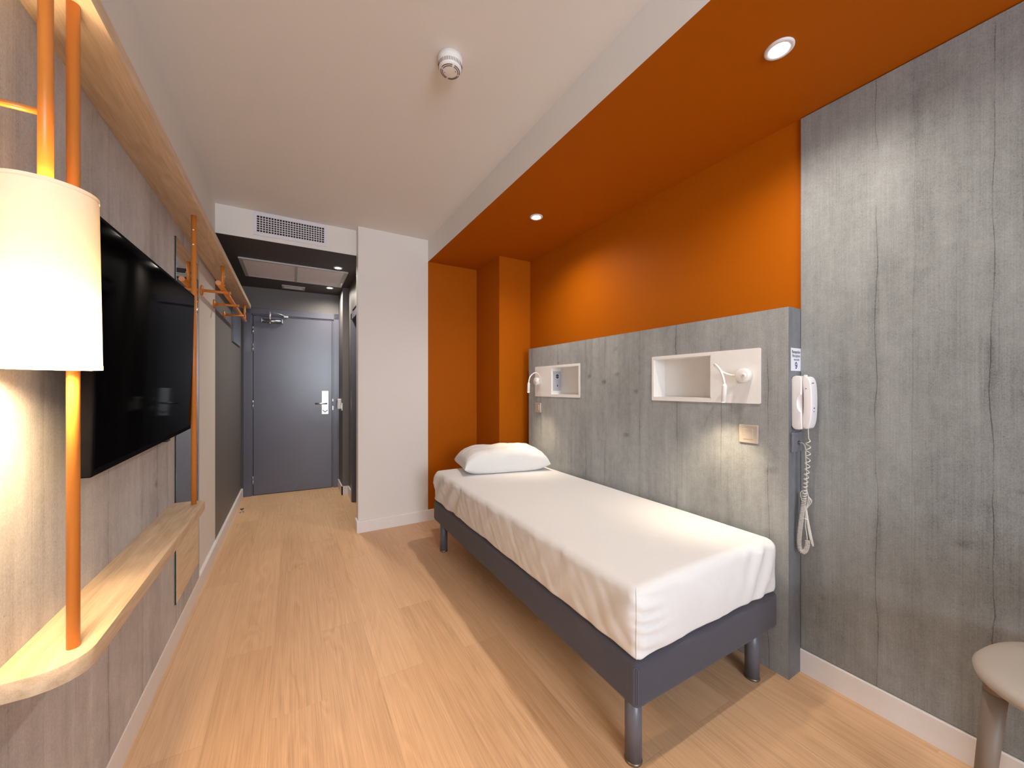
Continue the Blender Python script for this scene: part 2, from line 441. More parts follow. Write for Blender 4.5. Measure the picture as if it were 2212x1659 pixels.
# wall behind the camera with its window
bm = B()
wx0, wx1, wz0, wz1 = -.42, .98, .80, 2.38
box(bm, -.75, wx0, YB - .2, YB, 0, ZC); box(bm, wx1, 2.15, YB - .2, YB, 0, ZC)
box(bm, wx0, wx1, YB - .2, YB, 0, wz0); box(bm, wx0, wx1, YB - .2, YB, wz1, ZC)
struct('wall_back', bm, 'white_wall')
w = bpy.data.objects.new('window_1', None); COL.objects.link(w); w['kind'] = 'structure'; w.location = (0, YB - .1, wz0)
bm = B()
for a in ((wx0, wx0 + .06, wz0, wz1), (wx1 - .06, wx1, wz0, wz1), (.25, .31, wz0, wz1), (wx0, wx1, wz0, wz0 + .06), (wx0, wx1, wz1 - .06, wz1)):
    box(bm, a[0], a[1], YB - .13, YB - .07, a[2], a[3])
obj('window_frame', bm, 'skirting', w)
for a, c in ((wx0 + .06, .25), (.31, wx1 - .06)):
    bm = B(); box(bm, a, c, YB - .104, YB - .098, wz0 + .06, wz1 - .06); obj('window_pane', bm, 'pane', w)

# skirting boards
def skirt(name, x0, x1, y0, y1, side):
    bm = B(); box(bm, x0, x1, y0, y1, 0, ZB)
    for v in bm.verts:                       # chamfered top towards the room
        pass
    es = [e for e in bm.edges if all(abs(v.co.z - ZB) < 1e-5 for v in e.verts) and
          all({'+x': abs(v.co.x - x1) < 1e-5, '-x': abs(v.co.x - x0) < 1e-5, '-y': abs(v.co.y - y0) < 1e-5}[side] for v in e.verts)]
    bmesh.ops.bevel(bm, geom=es, offset=.006, segments=2, affect='EDGES', profile=.5)
    return struct(name, bm, 'skirting')
skirt('baseboard_left', XL, -.464, YB, YD + .03, '+x')
bm = B(); box(bm, -.464, -.4625, YD - .02, YD + .036, 0, ZB); box(bm, -.48, -.4625, YD + .005, YD + .036, 0, ZB); struct('baseboard_far', bm, 'skirting')
skirt('baseboard_right', 1.8595, XO, YB, .766, '-x')
skirt('baseboard_end', .462, XC, 3.327, YP, '-y')
skirt('baseboard_end_return', .462, XP, YP, YF + .0, '-x')
bm = B(); box(bm, .480, .492, 4.60, 5.03, 0, ZB); box(bm, .480, .545, 4.60, 4.615, 0, ZB); box(bm, .544, .556, 4.345, 4.615, 0, ZB)
struct('baseboard_hall', bm, 'skirting')

# front door
d = bpy.data.objects.new('door_1', None); COL.objects.link(d); d['kind'] = 'structure'; d.location = (.02, YD, 0)
def sk(bm):
    for v in bm.verts: v.co.y = skew(v.co.y, v.co.x)
    return bm
bm = B(); box(bm, -.371, .418, YD - .012, YD + .03, .006, 2.005, .002); obj('door_leaf', sk(bm), 'door', d)
bm = B()
box(bm, -.462, -.388, YD - .03, YD + .06, 0, 2.09, .003); box(bm, .435, .497, YD - .03, YD + .06, 0, 2.09, .003); box(bm, -.462, .497, YD - .03, YD + .06, 2.022, 2.09, .003)
box(bm, -.390, -.375, YD - .014, YD + .06, 0, 2.024); box(bm, .421, .437, YD - .014, YD + .06, 0, 2.024); box(bm, -.39, .437, YD - .014, YD + .06, 2.008, 2.024)
obj('door_frame', sk(bm), 'door', d)
for zz in (1.849, 1.655, 1.015, .174):
    bm = B()
    cyl(bm, (-.374, YD - .022, zz - .044), (-.374, YD - .022, zz - .003), .0065, 12); cyl(bm, (-.374, YD - .022, zz + .003), (-.374, YD - .022, zz + .044), .006, 12)
    obj('hinge', sk(bm), 'chrome', d)
bm = B(); box(bm, .303, .384, YD - .024, YD - .011, .882, 1.162, .006); lp = obj('lock_plate', sk(bm), 'silver', d)
bm = B(); tube(bm, [(.357, YD - .02, 1.014), (.357, YD - .06, 1.014), (.345, YD - .068, 1.014), (.29, YD - .07, 1.014), (.236, YD - .064, 1.014)], .009, 12)
obj('door_handle', sk(bm), 'chrome', d)
bm = B()
for dx, dz in ((-.022, .009), (-.011, -.001), (0, -.008), (.011, -.001), (.022, .009)): box(bm, .343 + dx - .006, .343 + dx + .006, YD - .0255, YD - .0235, .922 + dz - .006, .922 + dz + .006)
obj('key_symbol', sk(bm), 'grey_dark', lp)
for z0, z1 in ((1.040, 1.066), (.935, .982)):
    bm = B(); box(bm, .423, .432, YD - .016, YD - .013, z0, z1); obj('strike_plate', sk(bm), 'chrome', d)
cl = bpy.data.objects.new('door_closer', None); COL.objects.link(cl); cl.parent = d
bm = B(); cyl(bm, (-.288, YD - .05, 1.952), (-.098, YD - .05, 1.952), .019, 20); box(bm, -.294, -.286, YD - .073, YD - .012, 1.930, 1.974, .003); box(bm, -.1, -.087, YD - .073, YD - .012, 1.928, 1.976, .003)
cyl(bm, (-.213, YD - .05, 1.918), (-.213, YD - .05, 1.94), .010, 14)
obj('closer_body', sk(bm), 'chrome', cl)
bm = B(); cyl(bm, (-.213, YD - .05, 1.965), (-.213, YD - .05, 2.056), .009, 14); tube(bm, [(-.213, YD - .05, 2.052), (-.13, YD - .07, 2.035), (-.075, YD - .06, 2.02)], .005, 10)
box(bm, -.082, -.036, YD - .06, YD - .014, 2.0, 2.02, .004); obj('closer_arm', sk(bm), 'silver', cl)
# bathroom doorway in the hall
d2 = bpy.data.objects.new('door_2', None); COL.objects.link(d2); d2['kind'] = 'structure'; d2.location = (.6, 3.9, 0)
bm = B(); box(bm, .541, .61, 4.262, 4.332, 0, 1.985, .004); box(bm, .541, .61, YF + .004, 4.332, 1.915, 1.985, .004); box(bm, .556, .66, 4.25, 4.265, 0, 1.93); obj('door_frame', bm, 'door', d2)
bm = B(); box(bm, .66, .70, YF + .06, 4.25, .006, 1.93); obj('door_leaf', bm, 'black', d2)
bm = B(); cyl(bm, (.612, 4.245, 1.06), (.60, 4.235, 1.06), .012, 14); obj('latch_knob', bm, 'chrome', d2)

# ------------------------------------------------------------------ cladding panels
bm = B(); box(bm, XL, -.466, YB, 2.817, .097, 1.966); tag(obj('wall_panel', bm, 'concrete_left'), 'grey concrete-look cladding behind the television and pale oak shelf', 'wall panel')
bm = B(); box(bm, 1.862, XO, YB, .764, .101, 2.339); tag(obj('wall_panel', bm, 'concrete_right'), 'tall grey concrete-look panel reaching the orange ceiling beside the telephone', 'wall panel')

# ------------------------------------------------------------------ shelves with rounded ends
def rounded_shelf(x0, x1, y0, y1, r0, r1):
    pts = [(x0, y0)]
    for k in range(9):
        a = -PI / 2 + k / 8 * PI / 2; pts.append((x1 - r0 + r0 * math.cos(a), y0 + r0 + r0 * math.sin(a)))
    for k in range(9):
        a = k / 8 * PI / 2; pts.append((x1 - r1 + r1 * math.cos(a), y1 - r1 + r1 * math.sin(a)))
    pts.append((x0, y1)); return pts
bm = B(); prism(bm, rounded_shelf(-.466, -.3415, 1.018, 2.228, .066, .045), .646, .6825, .0012)
o = tag(obj('wall_shelf', bm, 'oak'), 'low pale oak ledge with rounded corners under the television', 'shelf'); smooth_by_angle(o, 30)
bm = B(); prism(bm, rounded_shelf(-.466, -.3425, .45, 4.43, .03, .006), 1.966, 2.002, .0012)
o = tag(obj('wall_shelf', bm, 'oak'), 'long oak shelf high on the wall running towards the door', 'shelf'); smooth_by_angle(o, 30)

# orange posts between the two shelves
def post(y, label):
    bm = B(); cyl(bm, (-.377, y, .6822), (-.377, y, 1.9663), .0097, 28)
    return tag(obj('shelf_post', bm, 'tube'), label, 'post')
post(1.092, 'orange metal post beside the glowing lampshade, standing on the low ledge')
p2 = post(2.165, 'thin orange metal post in front of the mirror, at the end of the ledge')
for zz in (1.835, 1.90):
    bm = B(); cyl(bm, (-.377, 2.165 - .0095, zz), (-.377, 2.165 - .012, zz), .003, 8); obj('screw', bm, 'silver', p2)

# pendant lamp on its own tube with a bracket to the wall
lx, ly = -.3735, .985
t = thing('shelf_lamp', 'cylindrical cream lampshade glowing warm, hung on an orange tube', 'lamp', (lx, ly, 1.24))
bm = B(); cyl(bm, (lx, ly, 1.47), (lx, ly, 1.9663), .0095, 24); obj('stem', bm, 'tube', t)
bm = B(); cyl(bm, (lx, ly, 1.682), (-.4665, ly, 1.682), .0055, 16); obj('wall_bracket', bm, 'tube', t)
rt, rb, zt, zb_ = .0640, .0685, 1.549, 1.2335
bm = B(); lathe(bm, [(rb - .0002, zb_ + .008), ((rb + rt) / 2, (zb_ + zt) / 2), (rt + .0001, zt - .007)], (lx, ly, 0), 72)
sh = obj('lamp_shade', bm, 'shade', t)
bm = B(); lathe(bm, [(rb + .0004, zb_), (rb + .0004, zb_ + .008)], (lx, ly, 0), 72); obj('bottom_hem', bm, 'shade_hem', sh)
bm = B(); lathe(bm, [(rt + .0006, zt - .007), (rt + .0005, zt)], (lx, ly, 0), 72); obj('top_hem', bm, 'shade_hem', sh)
bm = B(); lathe(bm, [(0, 1.315), (.014, 1.32), (.019, 1.34), (.017, 1.365), (.010, 1.40), (.010, 1.418), (0, 1.418)], (lx, ly, 0), 24); obj('bulb', bm, 'bulb', t)
bm = B(); lathe(bm, [(0, 1.418), (.013, 1.418), (.013, 1.47), (0, 1.47)], (lx, ly, 0), 20); obj('bulb_holder', bm, 'white_plastic', t)

# ------------------------------------------------------------------ television
TVY, TVZ, TVX = 1.663, 1.303, -.3765
tv = thing('flat_screen_tv', 'large black flat television on the concrete-look wall', 'television', (TVX, TVY, TVZ))
tv.rotation_euler = (math.radians(1.25), math.radians(1.45), 0)
hw, hh = .4765, .293
bm = B(); box(bm, -.027, .0, -hw, hw, -hh, hh, .004, 3); obj('casing', bm, 'bezel', tv, True)
bm = B(); box(bm, .0, .0012, -hw + .011, hw - .011, -hh + .017, hh - .011); obj('screen', bm, 'screen', tv, True)
bm = B(); box(bm, -.06, -.027, -hw * .62, hw * .62, -hh * .7, hh * .5, .012); obj('rear_housing', bm, 'black', tv, True)
bm = B(); box(bm, -.012, .0, .115, .155, -hh - .007, -hh + .001, .002); obj('sensor_block', bm, 'black', tv, True)
bm = B(); box(bm, -.0884, -.06, -.11, .11, -.04, .04); obj('wall_bracket', bm, 'black', tv, True)

# wall mirror
t = thing('wall_mirror', 'tall narrow frameless mirror behind the thin orange post', 'mirror', (-.463, 2.52, .2))
bm = B(); box(bm, -.4658, -.4604, 2.281, 2.757, .200, 1.90); obj('glass_edge', bm, 'glass_edge', t)
bm = B(); box(bm, -.4604, -.4598, 2.283, 2.755, .202, 1.898); obj('mirror_face', bm, 'mirror', t)

# ------------------------------------------------------------------ clothes rail
t = thing('clothes_rail', 'orange tubular clothes rail hung under the long oak shelf', 'clothes rail', (-.377, 3.5, 1.8))
bm = B(); cyl(bm, (-.377, 2.808, 1.823), (-.377, 4.285, 1.823), .0145, 28); obj('hanging_bar', bm, 'tube', t)
for yy in (2.8076, 4.2852):
    bm = B(); cyl(bm, (-.377, yy - .0008, 1.823), (-.377, yy + .0008, 1.823), .0138, 28); obj('end_cap', bm, 'cap_orange', t)
for yy in (2.97, 4.235):
    bm = B(); cyl(bm, (-.377, yy, 1.83), (-.377, yy, 1.9663), .0095, 20); pp = obj('hanger_post', bm, 'tube', t)
    bm = B(); lathe(bm, [(.0095, 0), (.0125, 0), (.0125, .012), (.0095, .012)], (-.377, yy, 1.838), 20); obj('collar', bm, 'tube', pp)
    bm = B(); cyl(bm, (-.3675, yy - .002, 1.90), (-.365, yy - .004, 1.90), .0028, 8); obj('screw', bm, 'silver', pp)
for yy in (2.95, 3.38, 3.83):
    xw = XL
    bm = B(); cyl(bm, (xw + .006, yy, 1.797), (-.338, yy, 1.797), .0088, 18); bk = obj('wall_arm', bm, 'tube', t)
    bm = B(); lathe(bm, [(0, 0), (.031, 0), (.031, .006), (.028, .009), (.012, .010), (.0088, .016)], (xw, yy, 1.797), 28, 'x'); obj('flange', bm, 'tube', bk)
    bm = B(); cyl(bm, (-.341, yy, 1.797), (-.332, yy, 1.797), .0105, 16); obj('arm_tip', bm, 'tube', bk)

# framed glossy panel on the hall wall
t = thing('wall_frame', 'small glossy frame on the dark hall wall near the door', 'frame', (XL, 4.6, 1.78))
bm = B(); box(bm, XL, -.468, 4.315, 4.895, 1.630, 1.935, .002); obj('frame_border', bm, 'leg_grey', t)
bm = B(); box(bm, -.468, -.4672, 4.335, 4.890, 1.637, 1.928); obj('frame_pane', bm, 'frame_glass', t)

# ------------------------------------------------------------------ vents and ceiling fittings
t = thing('air_vent', 'white square-mesh air vent on the pale fascia above the hall', 'vent', (0, YF, 2.445))
bm = B()
for a in ((-.251, .249, 2.506, 2.533), (-.251, .249, 2.357, 2.384), (-.251, -.229, 2.384, 2.506), (.227, .249, 2.384, 2.506)):
    box(bm, a[0], a[1], YF - .008, YF, a[2], a[3])
obj('vent_frame', bm, 'vent', t)
bm = B()
nx, nz = 25, 7
for i in range(1, nx):
    xx = -.229 + .456 * i / nx; box(bm, xx - .0024, xx + .0024, YF - .0055, YF - .0015, 2.384, 2.506)
for j in range(1, nz):
    zz = 2.384 + .122 * j / nz; box(bm, -.229, .227, YF - .0065, YF - .0015, zz - .0024, zz + .0024)
obj('vent_mesh', bm, 'vent', t)
bm = B(); box(bm, -.229, .227, YF - .0012, YF - .0004, 2.384, 2.506); obj('vent_cavity', bm, 'vent_dark', t)

t = thing('return_air_grille', 'wide double slatted grille set in the dark hall ceiling', 'vent', (.04, 4.27, ZH))
gx0, gx1, gy0, gy1 = -.399, .474, 3.972, 4.578
bm = B()
for a in ((gx0, gx1, gy0, gy0 + .022), (gx0, gx1, gy1 - .022, gy1), (gx0, gx0 + .03, gy0 + .022, gy1 - .022), (gx1 - .034, gx1, gy0 + .022, gy1 - .022), (.024, .047, gy0 + .022, gy1 - .022)):
    box(bm, a[0], a[1], a[2], a[3], ZH - .012, ZH)
obj('grille_frame', bm, 'panel_frame', t)
for a, c in ((gx0 + .03, .024), (.047, gx1 - .034)):
    bm = B(); box(bm, a, c, gy0 + .022, gy1 - .022, ZH - .003, ZH)
    for k in range(17):
        yy = gy0 + .03 + k * .0325; box(bm, a, c, yy, yy + .028, ZH - .009, ZH - .003)
    obj('slat_panel', bm, 'vent_grey', t)
bm = B(); box(bm, gx1 - .022, gx1 - .010, gy1 - .20, gy1 - .11, ZH - .016, ZH - .011, .002); obj('latch', bm, 'silver', t)
t = thing('ceiling_vent', 'small narrow vent in the dark hall ceiling by the door', 'vent', (.02, 4.88, ZH))
bm = B()
for a in ((-.095, .127, 4.815, 4.835), (-.095, .127, 4.93, 4.955), (-.095, -.075, 4.835, 4.93), (.107, .127, 4.835, 4.93)): box(bm, a[0], a[1], a[2], a[3], ZH - .008, ZH)
obj('vent_frame', bm, 'panel_frame', t)
bm = B()
for k in range(5): box(bm, -.075, .107, 4.838 + k * .018, 4.848 + k * .018, ZH - .006, ZH - .001)
obj('louvre', bm, 'vent_grey', t)

def downlight(loc, r, label, group):
    t = thing('downlight', label, 'ceiling light', loc, group=group)
    bm = B(); lathe(bm, [(r, 0), (r, -.004), (r * .93, -.007), (r * .70, -.006), (r * .66, -.002), (r * .66, 0)], loc, 40); obj('trim_ring', bm, 'vent', t)
    bm = B(); lathe(bm, [(0, -.0035), (r * .66, -.003)], loc, 32); obj('lens', bm, 'dl_lens', t)
    return t
SOF = [(1.419, .645, ZS), (1.412, 2.098, ZS)]
HAL = [(.373, 3.873, ZH), (.366, 4.690, ZH)]
downlight(SOF[0], .043, 'bright downlight in the orange soffit nearest the tall grey panel', 'soffit downlights')
downlight(SOF[1], .043, 'bright downlight in the orange soffit above the pillow end of the bed', 'soffit downlights')
downlight(HAL[0], .040, 'hall downlight ahead of the slatted grille, nearest the pale fascia', 'hall downlights')
downlight(HAL[1], .040, 'hall downlight just beyond the slatted grille, nearest the door', 'hall downlights')

# smoke detector
sx, sy = .556, 1.452
t = thing('smoke_detector', 'round white slotted smoke detector on the pale ceiling', 'smoke detector', (sx, sy, ZC))
bm = B(); lathe(bm, [(0, 0), (.050, 0), (.050, -.018), (.049, -.022)], (sx, sy, ZC), 48); obj('base', bm, 'white_plastic', t)
bm = B(); lathe(bm, [(.049, -.020), (.048, -.030), (.0455, -.046), (.041, -.052), (.034, -.0545), (.026, -.056), (0, -.0565)], (sx, sy, ZC), 48); hd = obj('head', bm, 'white_plastic', t)
bm = B()
for k in range(44):
    a = 2 * PI * k / 44
    R0, R1 = .0479, .0462
    p = [Vector((sx + R0 * math.cos(a), sy + R0 * math.sin(a), ZC - .030)), Vector((sx + R1 * math.cos(a), sy + R1 * math.sin(a), ZC - .043))]
    tube(bm, p, .0011, 6)
obj('side_slots', bm, 'ink', hd)
bm = B()
for R in (.0375, .031):
    zz = ZC - (.0537 if R > .035 else .0553)
    for s in range(4):
        a0 = s * PI / 2 + .12; pts = [(sx + R * math.cos(a0 + q / 10 * (PI / 2 - .24)), sy + R * math.sin(a0 + q / 10 * (PI / 2 - .24)), zz) for q in range(11)]
        tube(bm, pts, .0013, 6)
obj('ring_slots', bm, 'ink', hd)
for a in (2.6, 5.6):
    bm = B(); lathe(bm, [(0, -.0575), (.0016, -.0572), (.0016, -.055)], (sx + .022 * math.cos(a), sy + .022 * math.sin(a), ZC), 8); obj('indicator_dot', bm, 'ink', hd)

# ------------------------------------------------------------------ headboard with two niches
HX0, HX1, HY0, HY1, HZ = 1.762, 1.869, .766, 2.734, 1.534
N2 = dict(y0=.872, y1=1.446, oy0=1.097, oy1=1.436); N1 = dict(y0=2.062, y1=2.632, oy0=2.075, oy1=2.408)
NZ0, NZ1, OZ0, OZ1 = 1.130, 1.375, 1.147, 1.361
hb = thing('headboard', 'grey concrete-look headboard panel beside the bed with two white niches', 'headboard', (1.815, 1.75, 0))
bm = B()   # body with openings: slabs around the holes
box(bm, HX0, HX1, HY0, HY1, 0.0, OZ0); box(bm, HX0, HX1, HY0, HY1, OZ1, HZ)
for a, c in ((HY0, N2['oy0']), (N2['oy1'], N1['oy0']), (N1['oy1'], HY1)): box(bm, HX0, HX1, a, c, OZ0, OZ1)
for c in (N2, N1): box(bm, HX1 - .008, HX1, c['oy0'], c['oy1'], OZ0, OZ1)
bmesh.ops.remove_doubles(bm, verts=bm.verts[:], dist=1e-5)
obj('panel_body', bm, 'concrete_head', hb)
bm = B(); box(bm, HX0, HX1 - .002, HY0 - .0003, HY0 + .0004, 0, HZ); obj('end_face_shade', bm, 'end_face_shade', hb)  # thin skin over the end face carrying the painted shade
for c in (N2, N1):
    bm = B(); fx = HX0 - .0035
    y0, y1, a, e = c['y0'], c['y1'], c['oy0'], c['oy1']
    box(bm, fx, HX0 + .001, y0, a, NZ0, NZ1); box(bm, fx, HX0 + .001, e, y1, NZ0, NZ1)
    es = [q for q in bm.edges if abs(q.verts[0].co.x - q.verts[1].co.x) > .003 and (abs(q.verts[0].co.y - y0) < 1e-5 or abs(q.verts[0].co.y - y1) < 1e-5)]
    bmesh.ops.bevel(bm, geom=es, offset=.007, segments=5, affect='EDGES', profile=.5)
    box(bm, fx, HX0 + .001, a, e, NZ0, OZ0 + .0003); box(bm, fx, HX0 + .001, a, e, OZ1 - .0003, NZ1)
    th = .003; bx = HX1 - .009
    box(bm, bx - th, bx, a, e, OZ0, OZ1); box(bm, fx, bx, a, a + th, OZ0, OZ1); box(bm, fx, bx, e - th, e, OZ0, OZ1)
    box(bm, fx, bx, a, e, OZ0, OZ0 + th); box(bm, fx, bx, a, e, OZ1 - th, OZ1)
    obj('niche_unit', bm, 'niche', hb)

# sockets in the far niche
t = thing('power_socket', 'grey double socket plate inside the niche above the pillow', 'socket', (1.815, 2.405, 1.254))
yw = N1['oy1'] - .003
bm = B(); box(bm, 1.775, 1.852, yw - .006, yw, 1.177, 1.331, .002); obj('plate', bm, 'grey_plate', t)
bm = B(); lathe(bm, [(.021, 0), (.021, -.003), (.0185, -.003), (.0185, 0)], (1.8135, yw - .006, 1.291), 28, 'y'); obj('outlet_rim', bm, 'white_plastic', t)
bm = B(); lathe(bm, [(0, -.0008), (.0185, -.0008)], (1.8135, yw - .006, 1.291), 28, 'y'); oc = obj('outlet_cup', bm, 'grey_dark', t)
bm = B()
for dx in (-.0095, .0095): lathe(bm, [(0, -.0016), (.003, -.0016), (.003, 0)], (1.8135 + dx, yw - .006, 1.291), 10, 'y')
obj('contact_hole', bm, 'silver', oc)
bm = B(); box(bm, 1.791, 1.836, yw - .0085, yw - .006, 1.194, 1.239, .001); obj('data_insert', bm, 'grey_plate', t)
bm = B(); box(bm, 1.809, 1.818, yw - .0092, yw - .008, 1.210, 1.224); obj('data_port', bm, 'grey_dark', t)

# light switches on the headboard
def light_switch(y, z, s, label):
    t = thing('light_switch', label, 'switch', (HX0, y, z), group='headboard switches')
    bm = B(); box(bm, HX0 - .009, HX0, y - s, y + s, z - s, z + s, .003); obj('plate', bm, 'switch', t)
    bm = B(); box(bm, HX0 - .0145, HX0 - .008, y - s * .52, y + s * .52, z - s * .58, z + s * .58, .0015)
    for v in bm.verts:
        if v.co.x < HX0 - .012: v.co.x += .0035 * (z + s * .58 - v.co.z) / (s * 1.16)
    obj('rocker', bm, 'switch', t)
light_switch(.921, 0.995, .0405, 'champagne light switch below the larger near niche, by the telephone')
light_switch(2.585, 1.037, .040, 'champagne light switch below the far niche, close to the orange corner')

# reading lamps
def spot(loc, target, energy, angle, blend, col, size=.02, name='spot'):
    l = bpy.data.lights.new(name, 'SPOT'); l.energy = energy; l.spot_size = math.radians(angle); l.spot_blend = blend; l.color = col; l.shadow_soft_size = size
    o = bpy.data.objects.new(name, l); COL.objects.link(o); o.location = loc
    o.rotation_euler = (Vector(target) - Vector(loc)).to_track_quat('-Z', 'Y').to_euler(); return o

def reading_lamp(base, pts, head_end, label):
    by, bz = base
    fx = HX0 - .0035
    t = thing('reading_lamp', label, 'lamp', (fx, by, bz), group='gooseneck reading lamps')
    bm = B(); lathe(bm, [(0, 0), (.031, 0), (.031, -.030), (.0295, -.034), (.027, -.0355), (0, -.0355)], (fx, by, bz), 40, 'x'); obj('lamp_base', bm, 'white_plastic', t)
    bm = B(); lathe(bm, [(.0105, 0), (.0105, -.003), (.0085, -.0042), (0, -.0042)], (fx - .0355, by - .010, bz), 24, 'x'); bt = obj('switch_button', bm, 'white_plastic', t)
    bm = B(); lathe(bm, [(.0045, -.0044), (.0045, -.0050), (.0030, -.0050), (.0030, -.0044)], (fx - .0355, by - .010, bz), 16, 'x'); obj('power_symbol', bm, 'grey_plate', bt)
    path = catmull(pts, 10)
    bm = B(); tube(bm, path, .0047, 14); obj('gooseneck', bm, 'white_plastic', t)
    a, e = Vector(pts[-1]), Vector(head_end); dd = (e - a).normalized()
    bm = B(); tube(bm, [a - dd * .006, a, a + dd * .001, a + dd * .003, e - dd * .001, e], .0098, 20, radii=[.006, .0065, .0095, .0102, .0102, .0096]); hd = obj('lamp_head', bm, 'white_plastic', t)
    bm = B(); tube(bm, [e - dd * .001, e + dd * .0006], .0072, 16); obj('lens', bm, 'head_lens', hd)
    return e + dd * .004, dd
L2, D2 = reading_lamp((.934, 1.255), [(1.742, .962, 1.256), (1.738, .985, 1.257), (1.722, 1.015, 1.272), (1.690, 1.030, 1.297), (1.650, 1.010, 1.306), (1.622, .972, 1.283), (1.612, .950, 1.245), (1.612, .944, 1.212)],
                     (1.618, .952, 1.139), 'white gooseneck reading lamp bent down on the larger near niche')
L1, D1 = reading_lamp((2.578, 1.254), [(1.742, 2.549, 1.256), (1.738, 2.530, 1.262), (1.722, 2.508, 1.288), (1.690, 2.492, 1.315), (1.650, 2.482, 1.317), (1.613, 2.478, 1.292), (1.598, 2.475, 1.262), (1.594, 2.474, 1.238)],
                     (1.592, 2.475, 1.166), 'white gooseneck reading lamp arching out above the pillow')

# ------------------------------------------------------------------ sticker, telephone and its socket on the headboard's end
def text_mesh(body, size, loc, mat, parent, align='CENTER', bold=0.0, sx=1.0):
    cu = bpy.data.curves.new('t', 'FONT'); cu.body = body; cu.size = size; cu.align_x = align; cu.offset = bold; cu.extrude = .00015
    o = bpy.data.objects.new('t', cu); COL.objects.link(o)
    bpy.context.view_layer.update()
    me = bpy.data.meshes.new_from_object(o.evaluated_get(bpy.context.evaluated_depsgraph_get()))
    COL.objects.unlink(o); bpy.data.objects.remove(o); bpy.data.curves.remove(cu)
    me.transform(Matrix.Translation(Vector(loc) - root_off(parent)) @ Matrix.Rotation(PI / 2, 4, 'X') @ Matrix.Diagonal((sx, 1, 1, 1)))
    me.materials.append(M[mat]); ob = bpy.data.objects.new('lettering', me); COL.objects.link(ob); ob.parent = parent
    return ob
t = thing('notice_sticker', 'small white sticker with a blue 9 above the telephone', 'sign', (1.82, HY0, 1.32))
ys = HY0 - .0010
bm = B(); box(bm, 1.779, 1.8625, ys, HY0 + .0002, 1.271, 1.366); obj('sticker_sheet', bm, 'paper', t)
text_mesh('Recepción', .0185, (1.822, ys - .0002, 1.3445), 'ink', t, bold=.00022, sx=.92)
text_mesh('Reception', .0178, (1.823, ys - .0002, 1.3285), 'ink', t, sx=.92)
text_mesh('marca/dial', .0120, (1.826, ys - .0002, 1.3145), 'ink_blue', t, sx=.95)
def ribbon(pts, hw, parent, mat, name):
    bm = B(); row = []
    for i, p in enumerate(pts):
        a, c = Vector(pts[max(i - 1, 0)]), Vector(pts[min(i + 1, len(pts) - 1)]); d_ = (c - a).normalized(); n_ = Vector((-d_.y, d_.x)) * hw
        row.append([bm.verts.new((p[0] + k * n_.x, ys - .0004, p[1] + k * n_.y)) for k in (-1, 1)])
    for a, c in zip(row, row[1:]): bm.faces.new((a[0], a[1], c[1], c[0]))
    return obj(name, bm, mat, parent)
nine = [(1.822 + .0068 * math.cos(q), 1.2985 + .0072 * math.sin(q)) for q in [-.25 + k * 2 * PI / 28 for k in range(27)]]
nine += [(1.8289 - .0005 * k - .00012 * k * k, 1.2985 - .0021 * k + .00004 * k * k) for k in range(1, 7)]
nine += [(1.8205, 1.2830), (1.8165, 1.2835)]
nine = [(1.822 + .0070 * math.cos(-2 * PI * k / 24), 1.2985 + .0074 * math.sin(-2 * PI * k / 24)) for k in range(25)] + [(1.8291, 1.2950), (1.8287, 1.2905), (1.8272, 1.2862), (1.8245, 1.2830), (1.8210, 1.2817), (1.8172, 1.2828), (1.8155, 1.2845)]
ribbon(nine, .00235, t, 'ink_blue', 'numeral')

t = thing('telephone_socket', 'slate grey telephone socket below the white telephone', 'socket', (1.815, HY0, .975))
bm = B(); box(bm, 1.775, 1.857, HY0 - .010, HY0, .934, 1.016, .003); obj('plate', bm, 'steel_grey_plate', t)
bm = B(); box(bm, 1.793, 1.839, HY0 - .012, HY0 - .009, .952, .998, .001); obj('insert', bm, 'steel_grey_plate', t)
bm = B(); box(bm, 1.810, 1.826, HY0 - .0135, HY0 - .0115, .966, .980); obj('jack', bm, 'grey_dark', t)

ph = thing('telephone', 'white wall telephone with coiled cord on the headboard end', 'telephone', (1.815, HY0, 1.14))
def closed_curve(p, per=4):
    n = len(p); q = []
    for i in range(n):
        p0, p1, p2, p3 = (Vector(p[(i + k - 1) % n]) for k in range(4))
        for k in range(per):
            t = k / per
            w = .5 * ((2 * p1) + (p2 - p0) * t + (2 * p0 - 5 * p1 + 4 * p2 - p3) * t * t + (3 * p1 - p0 - 3 * p2 + p3) * t ** 3)
            q.append((w.x, w.y))
    return q
def slab_yz(bm, prof, x0, x1, bev=.006, seg=3):
    """outline in (y, z), extruded along x with rounded rims"""
    lo = [bm.verts.new((x0, y, z)) for y, z in prof]; hi = [bm.verts.new((x1, y, z)) for y, z in prof]; n = len(prof)
    A_ = bm.faces.new(lo); C_ = bm.faces.new(hi[::-1])
    for i in range(n): bm.faces.new((lo[i], hi[i], hi[(i + 1) % n], lo[(i + 1) % n]))
    bmesh.ops.recalc_face_normals(bm, faces=bm.faces[:])
    es = list(A_.edges) + list(C_.edges)
    bmesh.ops.bevel(bm, geom=es, offset=bev, segments=seg, affect='EDGES', profile=.5, clamp_overlap=True)
yb = HY0
base = [(yb, 1.045), (yb - .004, 1.035), (yb - .013, 1.0295), (yb - .030, 1.0300), (yb - .0375, 1.035),
        (yb - .0375, 1.062), (yb - .0370, 1.085), (yb - .0360, 1.105), (yb - .0352, 1.140), (yb - .0358, 1.172), (yb - .0365, 1.190), (yb - .0365, 1.212),
        (yb - .0365, 1.238), (yb - .032, 1.2475), (yb - .015, 1.2500), (yb - .005, 1.2460), (yb, 1.236)]
